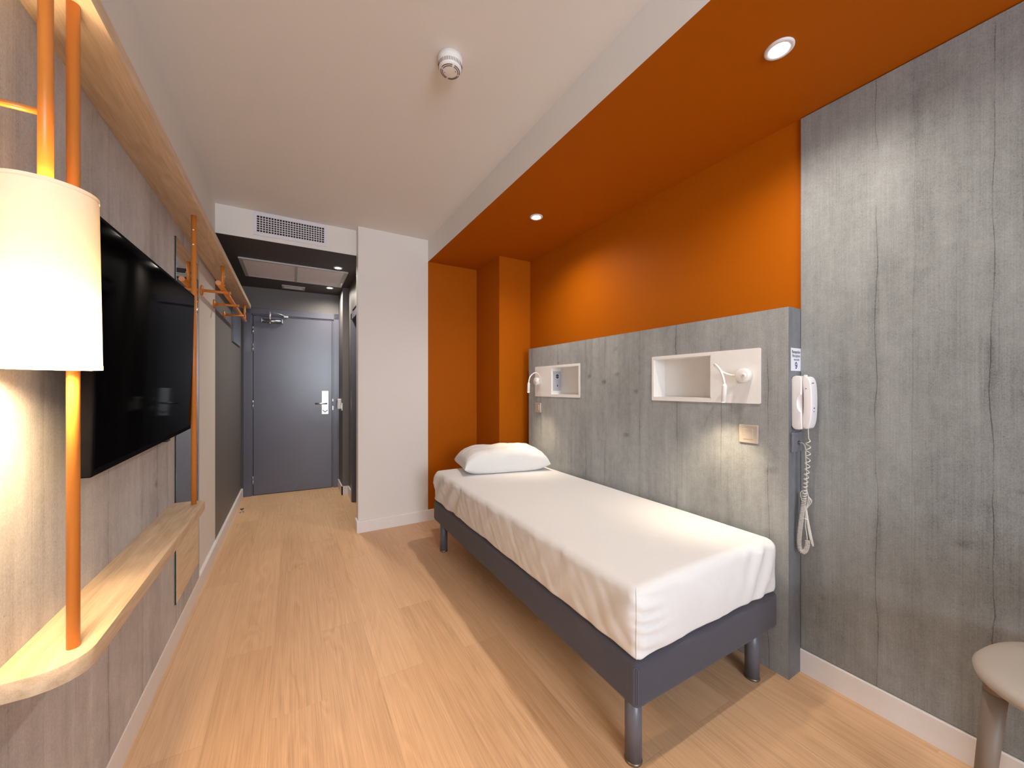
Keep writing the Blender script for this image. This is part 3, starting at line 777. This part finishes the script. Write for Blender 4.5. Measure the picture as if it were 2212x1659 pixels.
bm = B(); slab_yz(bm, [(a_, c_) for a_, c_ in base], 1.783, 1.850, .004); o = obj('wall_cradle', bm, 'phone', ph)
bm = B(); bmesh.ops.create_uvsphere(bm, u_segments=36, v_segments=20, radius=1.0)
for v in bm.verts: v.co = Vector((1.7795 + v.co.x * .0125, yb - .0395 + v.co.y * .0215, 1.137 + v.co.z * .040))
cut = obj('cutter', bm, 'phone', ph)
md = o.modifiers.new('scoop', 'BOOLEAN'); md.operation = 'DIFFERENCE'; md.object = cut; md.solver = 'EXACT'
bpy.context.view_layer.update()
me_ = bpy.data.meshes.new_from_object(o.evaluated_get(bpy.context.evaluated_depsgraph_get()))
o.modifiers.clear(); old_ = o.data; o.data = me_; bpy.data.meshes.remove(old_); me_.name = 'wall_cradle'
cm_ = cut.data; bpy.data.objects.remove(cut); bpy.data.meshes.remove(cm_)
smooth_by_angle(o, 35)
hs = [(yb - .0385, 1.046), (yb - .0400, 1.0385), (yb - .050, 1.0345), (yb - .058, 1.040), (yb - .0645, 1.060), (yb - .068, 1.090), (yb - .0695, 1.140), (yb - .0685, 1.190), (yb - .065, 1.222), (yb - .058, 1.240),
      (yb - .048, 1.2465), (yb - .0405, 1.2440), (yb - .0385, 1.236), (yb - .0385, 1.205), (yb - .0405, 1.188), (yb - .0415, 1.140), (yb - .0405, 1.098), (yb - .0385, 1.080)]
bm = B(); slab_yz(bm, closed_curve(hs, 3), 1.786, 1.840, .0035, 3); hsn = obj('handset', bm, 'phone', ph); smooth_by_angle(hsn, 40)
bm = B(); box(bm, 1.806, 1.822, yb - .043, yb - .034, 1.245, 1.2535, .002); obj('hook_tab', bm, 'phone', ph)
for nm, q in (('printed_mark', (1.798, 1.816, yb - .0662, yb - .064, 1.2175, 1.2205)), ('printed_mark', (1.7855, 1.7862, yb - .052, yb - .049, 1.195, 1.199)),
              ('call_symbol', (1.806, 1.813, yb - .0700, yb - .0672, 1.116, 1.121)), ('mute_symbol', (1.806, 1.810, yb - .0696, yb - .0668, 1.103, 1.107))):
    bm = B(); box(bm, *q); obj(nm, bm, 'ink', hsn)
# coiled handset cord
def coil(bm, path, dens, R, r, seg=7):
    path = [Vector(p) for p in path]
    L = [0.0]
    for a, c in zip(path, path[1:]): L.append(L[-1] + (c - a).length)
    out = []; ang = 0.0; tot = L[-1]; s = 0.0; i = 0
    t = (path[1] - path[0]).normalized(); u = t.cross(Vector((1, 0, 0))).normalized(); prev = t
    while s < tot:
        while i < len(L) - 2 and L[i + 1] < s: i += 1
        f = (s - L[i]) / max(1e-9, L[i + 1] - L[i]); p = path[i].lerp(path[i + 1], f); t = (path[i + 1] - path[i]).normalized()
        q = prev.rotation_difference(t); u = q @ u; u = (u - t * u.dot(t)).normalized(); prev = t; w_ = t.cross(u)
        pitch, RR = dens(s / tot), R(s / tot)
        out.append(p + u * RR * math.cos(ang) + w_ * RR * math.sin(ang))
        st = 2 * PI / 12; ang += st; s += pitch * st / (2 * PI)
    tube(bm, out, r, seg); return out
CX = 1.806
cpath = catmull([(CX, yb - .050, .985), (CX, yb - .0495, .94), (CX, yb - .047, .88), (CX, yb - .042, .82), (CX, yb - .036, .745), (CX, yb - .0285, .68), (CX, yb - .022, .62), (CX, yb - .0185, .565),
                 (CX, yb - .022, .537), (CX, yb - .031, .528), (CX, yb - .042, .540), (CX, yb - .048, .565), (CX, yb - .047, .582)], 8)
bm = B()
first = coil(bm, cpath, lambda s: .0265 if s < .16 else (.0265 - (s - .16) / .36 * .0205 if s < .52 else .0056), lambda s: .0078 if s < .3 else .0068, .00175)
tube(bm, catmull([(CX, yb - .050, 1.040), (CX, yb - .051, 1.01), (CX, yb - .052, .996), first[0]], 6), .0018, 8)
tube(bm, catmull([cpath[-1], (CX + .004, yb - .044, .60), (CX + .006, yb - .0385, .64), (CX + .008, yb - .038, .70), (CX + .008, yb - .036, .76)], 6), .0014, 7)
obj('coiled_cord', bm, 'cord', ph)
# line cable with a tied bundle
bm = B()
tube(bm, catmull([(1.818, yb - .013, .973), (1.816, yb - .028, .972), (1.815, yb - .037, .955), (1.815, yb - .038, .92), (1.816, yb - .041, .85), (1.818, yb - .040, .79), (1.82, yb - .038, .755)], 8), .0019, 8)
for k, (dy, dz, ph_) in enumerate(((.0, .0, .0), (.004, -.012, .5), (-.003, .008, 1.1), (.007, -.02, 1.9))):
    x_ = 1.818 + .003 * k
    tube(bm, catmull([(x_, yb - .036 + dy * .3, .700), (x_, yb - .046 - dy, .745 + dz * .5), (x_ + .002, yb - .041 - dy, .768 + dz), (x_ + .002, yb - .034, .755), (x_, yb - .0365, .71), (x_, yb - .040, .66),
                      (x_, yb - .052 - dy * .4, .588 + dz), (x_ + .002, yb - .056 - dy * .4, .582 + dz), (x_ + .002, yb - .052, .60), (x_, yb - .043, .655), (x_, yb - .037, .698)], 7), .0017, 7)
tube(bm, catmull([(1.814, yb - .036, .715), (1.814, yb - .026, .735), (1.814, yb - .020, .762), (1.815, yb - .026, .775), (1.816, yb - .034, .758)], 7), .0017, 7)
tube(bm, [(1.812, yb - .046, .662), (1.812, yb - .034, .666)], .0028, 8)
obj('line_cable', bm, 'cord', ph)

# ------------------------------------------------------------------ bed
BR = -math.radians(.45); BC = (1.331, 1.775)
bed = thing('bed', 'single bed base in dark woven fabric on round slate legs', 'bed', (BC[0], BC[1], 0), BR)
HWX, HLY, BZ0, BZ1 = .418, .978, .207, .357
bm = B(); box(bm, -HWX, HWX, -HLY, HLY, BZ0, BZ1, .022, 4); o = obj('base', bm, 'fabric', bed, True); smooth_by_angle(o, 50)
for sx_, sy_ in ((-1, -1), (1, -1), (-1, 1), (1, 1)):
    px, py = sx_ * (HWX - .047 if sx_ < 0 else HWX - .093), sy_ * (HLY - .056 if sy_ < 0 else HLY - .10)
    bm = B(); cyl(bm, (px, py, .008), (px, py, BZ0 + .02), .0268, 32); lg = obj('leg', bm, 'leg_grey', bed, True)
    bm = B(); lathe(bm, [(0, 0), (.028, 0), (.029, .004), (.0275, .009), (0, .009)], (px, py, 0), 28); obj('floor_glide', bm, 'glide', lg, True)

def rounded_box_surface(a, b_, c, r, step):
    """quads on a rounded box of half sizes a, b, c centred at the origin; returns a bmesh"""
    bm = B(); cache = {}
    def vert(p):
        k = tuple(round(q, 5) for q in p)
        if k in cache: return cache[k]
        q = Vector((max(-a + r, min(a - r, p[0])), max(-b_ + r, min(b_ - r, p[1])), max(-c + r, min(c - r, p[2]))))
        n = Vector(p) - q
        v = bm.verts.new(q + n.normalized() * r if n.length > 1e-9 else Vector(p)); cache[k] = v; return v
    def lin(h):
        n = max(6, int(round(2 * h / step)))
        # denser near the rims so that the rounding reads smoothly
        return [-h + 2 * h * i / n for i in range(n + 1)]
    xs, ys, zs = lin(a), lin(b_), lin(c)
    def face(f, U, V):
        for i in range(len(U) - 1):
            for j in range(len(V) - 1):
                q = [f(U[i], V[j]), f(U[i + 1], V[j]), f(U[i + 1], V[j + 1]), f(U[i], V[j + 1])]
                vs = [vert(p) for p in q]
                if len(set(vs)) == 4: bm.faces.new(vs).smooth = True
    face(lambda u, v: (u, v, c), xs, ys); face(lambda u, v: (v, u, -c), ys, xs)
    face(lambda u, v: (u, -b_, v), xs, zs); face(lambda u, v: (v, b_, u), zs, xs)
    face(lambda u, v: (-a, v, u), zs, ys); face(lambda u, v: (a, u, v), ys, zs)
    return bm
MW, ML, MH = .413, .974, .1115
mat_ = thing('mattress', 'mattress in a white fitted sheet on the dark bed base', 'mattress', (BC[0], BC[1], BZ1 + .0005), BR)
bm = rounded_box_surface(MW, ML, MH, .034, .0095)
for v in bm.verts:
    x_, y_, z_ = v.co
    zn = (z_ + MH) / (2 * MH)
    nx = max(0, abs(x_) - (MW - .045)) / .045; ny = max(0, abs(y_) - (ML - .045)) / .045
    top = max(0.0, min(1.0, (z_ - MH + .03) / .03))
    # soft top: slightly crowned, shallow hollows
    v.co.z += top * (.006 * (1 - (x_ / MW) ** 2) - .004 + .004 * noise.noise(Vector((x_ * 3, y_ * 2.2, 1.3))))
    # side drape: belly out, gathers and diagonal pulls
    side = 1 - top
    bulge = math.sin(PI * min(1, max(0, zn))) * .009 * side
    if z_ < -MH + .034:                  # squarer lower rim
        k_ = 1 + .030 * (1 - (z_ + MH) / .034)
        if abs(x_) > MW - .07: v.co.x *= 1 + (.045 if x_ < 0 else .008) * (1 - (z_ + MH) / .034) ** 2
        if abs(y_) > ML - .07: v.co.y *= 1 + .019 * (1 - (z_ + MH) / .034) ** 2
    if abs(x_) > MW - .05:
        s = math.copysign(1, x_); w = noise.noise(Vector((y_ * 9 + z_ * 7, z_ * 3, 4 + s))) * .0065 + noise.noise(Vector((y_ * 22 - z_ * 16, z_ * 5, 7))) * .004
        endg = math.exp(-((ML - abs(y_)) / .16) ** 2)
        w += endg * .005 * math.sin((y_ * 26 + z_ * 34))
        v.co.x += s * (bulge + w * side) * min(1, nx) * (1 if s < 0 else .25)
        if y_ > .45 and s < 0:            # long diagonal drape folds at the pillow end
            v.co.x += s * side * .0042 * math.sin((y_ * 34 + z_ * 26 + 1.5 * noise.noise(Vector((y_ * 3, z_ * 3, 2)))))
    if abs(y_) > ML - .05:
        s = math.copysign(1, y_); w = noise.noise(Vector((x_ * 7 + z_ * 5, z_ * 2, 9 + s))) * .012 + noise.noise(Vector((x_ * 24 + z_ * 9, z_ * 4, 3))) * .0035
        corner = math.exp(-((x_ + MW) / .085) ** 2)
        w += corner * .0065 * math.sin(z_ * 150 + x_ * 20 + 2 * noise.noise(Vector((x_ * 8, z_ * 12, 1))))
        cr = math.exp(-((x_ - MW + .12) / .11) ** 2)
        w += cr * .006 * math.sin((x_ * 60 - z_ * 30))
        v.co.y += s * (bulge * .8 + w * side) * min(1, ny)
    # uneven elastic hem
    if z_ < -MH + .035:
        up = .007 * (noise.noise(Vector((x_ * 5 + 3, y_ * 5, 2.0))) + .55)
        v.co.z += max(0, up) * (1 - (z_ + MH) / .035)
    v.co.z = max(v.co.z, -MH)
    v.co.z += MH
    sg = math.exp(-((x_ + MW) / .12) ** 2) * math.exp(-((y_ + ML) / .12) ** 2)
from mathutils.bvhtree import BVHTree
bmesh.ops.recalc_face_normals(bm, faces=bm.faces[:])
tree = BVHTree.FromBMesh(bm); seam = []
for k in range(26):
    zz = .214 - k / 25 * .208
    hit = tree.ray_cast(Vector((-MW - .15, -ML - .15, zz)), Vector((1, 1, 0)).normalized())[0]
    if hit is not None: seam.append(hit + Vector((-.0004, -.0004, 0)))
o = obj('fitted_sheet', bm, 'sheet', mat_, True)
bm = B(); tube(bm, catmull(seam, 3), .0019, 8); obj('corner_seam', bm, 'sheet', mat_, True)

# pillow
pr_ = math.radians(-11.5); PC = (1.398, 2.565)
bm = B(); PX, PY, PT = .326, .205, .104
nu, nv = 84, 60
def pil(u, v, s):
    # superellipse outline with pulled-out corners
    eu, ev = abs(u), abs(v)
    fx = 1 - .075 * (1 - (1 - ev ** 2.2)) * (1 - eu ** 8) - .045 * (1 - ev ** 2) * eu ** 6
    x_ = PX * u * (1 - .05 * (1 - ev ** 2) * eu ** 4); y_ = PY * v * (1 - .07 * (1 - eu ** 2) * ev ** 4)
    th = (max(0, 1 - eu ** 4) ** .44) * (max(0, 1 - ev ** 3.6) ** .37)
    wr = noise.noise(Vector((x_ * 9, y_ * 9, 3))) * .012 + noise.noise(Vector((x_ * 24, y_ * 14, 5))) * .004
    edge = (eu ** 6 + ev ** 6)
    wr += .004 * math.sin(v * 26 + 3 * noise.noise(Vector((u * 2, v * 2, 1)))) * eu ** 3 * (1 - ev ** 4)
    h = PT * th
    z_ = h * (1.26 if s > 0 else -.62) + (wr * min(1, th * 1.6) if s > 0 else 0)
    return Vector((x_, y_, z_ + .011 * edge * noise.noise(Vector((u * 2, v * 2, 9)))))
top, bot = [], []
for i in range(nu + 1):
    u = math.sin((i / nu - .5) * PI); top.append([]); bot.append([])
    for j in range(nv + 1):
        v = math.sin((j / nv - .5) * PI)
        t_ = bm.verts.new(pil(u, v, 1)); top[i].append(t_)
        bot[i].append(t_ if i in (0, nu) or j in (0, nv) else bm.verts.new(pil(u, v, -1)))
for i in range(nu):
    for j in range(nv):
        bm.faces.new((top[i][j], top[i + 1][j], top[i + 1][j + 1], top[i][j + 1])).smooth = True
        q = (bot[i][j], bot[i][j + 1], bot[i + 1][j + 1], bot[i + 1][j])
        if len(set(q)) == 4:
            try: bm.faces.new(q).smooth = True
            except ValueError: pass
zmin = -.044
for v in bm.verts: v.co.z = max(v.co.z, zmin) - zmin
pw = obj('pillow', bm, 'pillow', recalc=True); pw.location = (PC[0], PC[1], BZ1 + 2 * MH + .0045); pw.rotation_euler = (0, 0, pr_)
tag(pw, 'plump white pillow at the head end of the bed', 'pillow')

# ------------------------------------------------------------------ chair, cut by the frame
ch = thing('chair', 'pale beige chair with round tapered legs against the grey panel', 'chair', (1.632, .030, 0))
pts = []
for k in range(64):
    a = 2 * PI * k / 64; n_ = 2.35
    r_ = 1 / ((abs(math.cos(a)) ** n_ + abs(math.sin(a)) ** n_) ** (1 / n_))
    pts.append((.225 * r_ * math.cos(a), .222 * r_ * math.sin(a)))
rot = Matrix.Rotation(math.radians(-12), 2)
out = [rot @ Vector(p) for p in pts]
bm = B()
prof = [(.0, .483), (.55, .484), (.80, .486), (.91, .486), (.965, .482), (1.0, .471), (.985, .460), (.93, .454), (.5, .451), (.0, .451)]
rings = []
for s_, z_ in prof:
    if s_ == 0: rings.append([bm.verts.new((0, 0, z_))])
    else: rings.append([bm.verts.new((p.x * s_, p.y * s_, z_)) for p in out])
n_ = len(out)
for a, c in zip(rings[:-1], rings[1:]):
    for k in range(n_):
        k2 = (k + 1) % n_
        f = bm.faces.new((a[0], c[k], c[k2])) if len(a) == 1 else bm.faces.new((a[k], c[0], a[k2])) if len(c) == 1 else bm.faces.new((a[k], c[k], c[k2], a[k2]))
        f.smooth = True
obj('seat', bm, 'chair', ch, True, recalc=True)
for sx_, sy_ in ((-1, 1), (1, 1), (-1, -1), (1, -1)):
    tpt = rot @ Vector((sx_ * .122, sy_ * .155)); ft = rot @ Vector((sx_ * .140, sy_ * .185))
    A_ = Vector((tpt.x, tpt.y, .457)); F_ = Vector((ft.x, ft.y, 0)); J = A_.lerp(F_, .07)
    bm = B(); tube(bm, [J, F_], .0215, 28, radii=[.0215, .0165]); lg = obj('leg', bm, 'chair_leg', ch, True)
    bm = B(); tube(bm, [A_, J.lerp(A_, .03)], .0215, 28); obj('leg_socket', bm, 'chair_leg', lg, True)
bm = B()
back = []
for k in range(15):
    u = -1 + 2 * k / 14; p = rot @ Vector((.185 * u, -.205 - .02 * (1 - u * u))); back.append(p)
for p, q in zip(back, back[1:]):
    d_ = (q - p).normalized(); n2 = Vector((-d_.y, d_.x)) * .009
    vs = [bm.verts.new((a.x + s * n2.x, a.y + s * n2.y, z_)) for a in (p, q) for s in (-1, 1) for z_ in (.62, .80)]
    for f in ((0, 1, 5, 4), (2, 6, 7, 3), (1, 3, 7, 5), (0, 4, 6, 2)): bm.faces.new([vs[i] for i in f])
for u in (-.8, .8):
    p = rot @ Vector((.185 * u, -.19)); q = rot @ Vector((.185 * u, -.212)); tube(bm, [(p.x, p.y, .460), (q.x, q.y, .66)], .012, 14)
obj('backrest', bm, 'chair', ch, True, recalc=True)

# ------------------------------------------------------------------ small hall things
t = thing('door_stop', 'tiny metal door stop on the floor by the hall wall', 'door stop', (-.415, 4.45, 0))
bm = B(); lathe(bm, [(0, 0), (.016, 0), (.016, .006), (.007, .010), (.007, .026), (.013, .030), (.013, .040), (0, .042)], (-.415, 4.45, 0), 20); obj('stop_body', bm, 'chrome', t)
bm = B(); lathe(bm, [(.0135, .030), (.0150, .033), (.0150, .037), (.0135, .040)], (-.415, 4.45, 0), 20); obj('rubber_ring', bm, 'black', t)
t = thing('key_card_switch', 'white key card holder on the dark wall beside the door handle', 'switch', (.49, 4.76, 1.02))
bm = B(); box(bm, .452, .492, 4.74, 4.82, .957, 1.073, .006); obj('card_holder', bm, 'white_plastic', t)
bm = B(); box(bm, .4505, .453, 4.755, 4.805, 1.035, 1.05); obj('card_slot', bm, 'grey_dark', t)
t = thing('light_switch', 'small steel switch plate next to the white key card holder', 'switch', (.49, 4.665, .99))
bm = B(); box(bm, .482, .492, 4.625, 4.705, .945, 1.03, .002); obj('plate', bm, 'silver', t)
bm = B(); box(bm, .477, .483, 4.645, 4.685, .965, 1.01, .001); obj('rocker', bm, 'chrome', t)

# ------------------------------------------------------------------ lights
def area(name, loc, target, sx_, sy_, energy, col):
    l = bpy.data.lights.new(name, 'AREA'); l.shape = 'RECTANGLE'; l.size = sx_; l.size_y = sy_; l.energy = energy; l.color = col
    o = bpy.data.objects.new(name, l); COL.objects.link(o); o.location = loc
    o.rotation_euler = (Vector(target) - Vector(loc)).to_track_quat('-Z', 'Y').to_euler(); return o
area('daylight_window', ((wx0 + wx1) / 2, YB - .32, (wz0 + wz1) / 2), ((wx0 + wx1) / 2, 3, 1.3), wx1 - wx0 + .4, wz1 - wz0 + .4, 262, (.81, .895, 1.0))
WARM = (1.0, .92, .81)
for i, p in enumerate(SOF): spot((p[0], p[1], p[2] - .012), (p[0], p[1], 0), 47, 155, 1.0, WARM, .03, 'soffit_spot')
for i, p in enumerate(HAL): spot((p[0], p[1], p[2] - .012), (p[0], p[1], 0), 52, 168, 1.0, WARM, .03, 'hall_spot')
spot(L2, L2 + D2 + Vector((.10, .12, 0)), 11, 95, 1.0, (1, .80, .54), .008, 'reading_spot')
spot(L1, L1 + D1 + Vector((.04, 0, 0)), 9, 95, 1.0, (1, .80, .54), .008, 'reading_spot')
l = bpy.data.lights.new('bulb_light', 'POINT'); l.energy = 42; l.color = (1, .70, .38); l.shadow_soft_size = .046
o = bpy.data.objects.new('bulb_light', l); COL.objects.link(o); o.location = (lx, ly, 1.297)

wd = bpy.data.worlds.new('sky'); scene.world = wd; wd.use_nodes = True
bg = wd.node_tree.nodes['Background']; bg.inputs[0].default_value = (.75, .86, 1, 1); bg.inputs[1].default_value = 1.0

# ------------------------------------------------------------------ camera and view
cam = bpy.data.cameras.new('camera'); co = bpy.data.objects.new('camera', cam); COL.objects.link(co)
cam.sensor_fit = 'HORIZONTAL'; cam.sensor_width = 36.0; cam.lens = 815.2 / 2212 * 36; cam.shift_y = 8.42 / 2212; cam.clip_start = .01
co.location = (0, 0, 1.2); co.rotation_euler = (PI / 2, 0, -math.radians(30.254))
scene.camera = co
vs = scene.view_settings
scene.display_settings.display_device = 'sRGB'
vs.view_transform = 'Standard'; vs.look = 'None'; vs.gamma = 1.0; vs.use_curve_mapping = False; vs.exposure = 0.0
try:
    scene.cycles.use_denoising = True
    scene.cycles.max_bounces = 9; scene.cycles.diffuse_bounces = 6
    scene.cycles.sample_clamp_indirect = 6.0
except Exception: pass
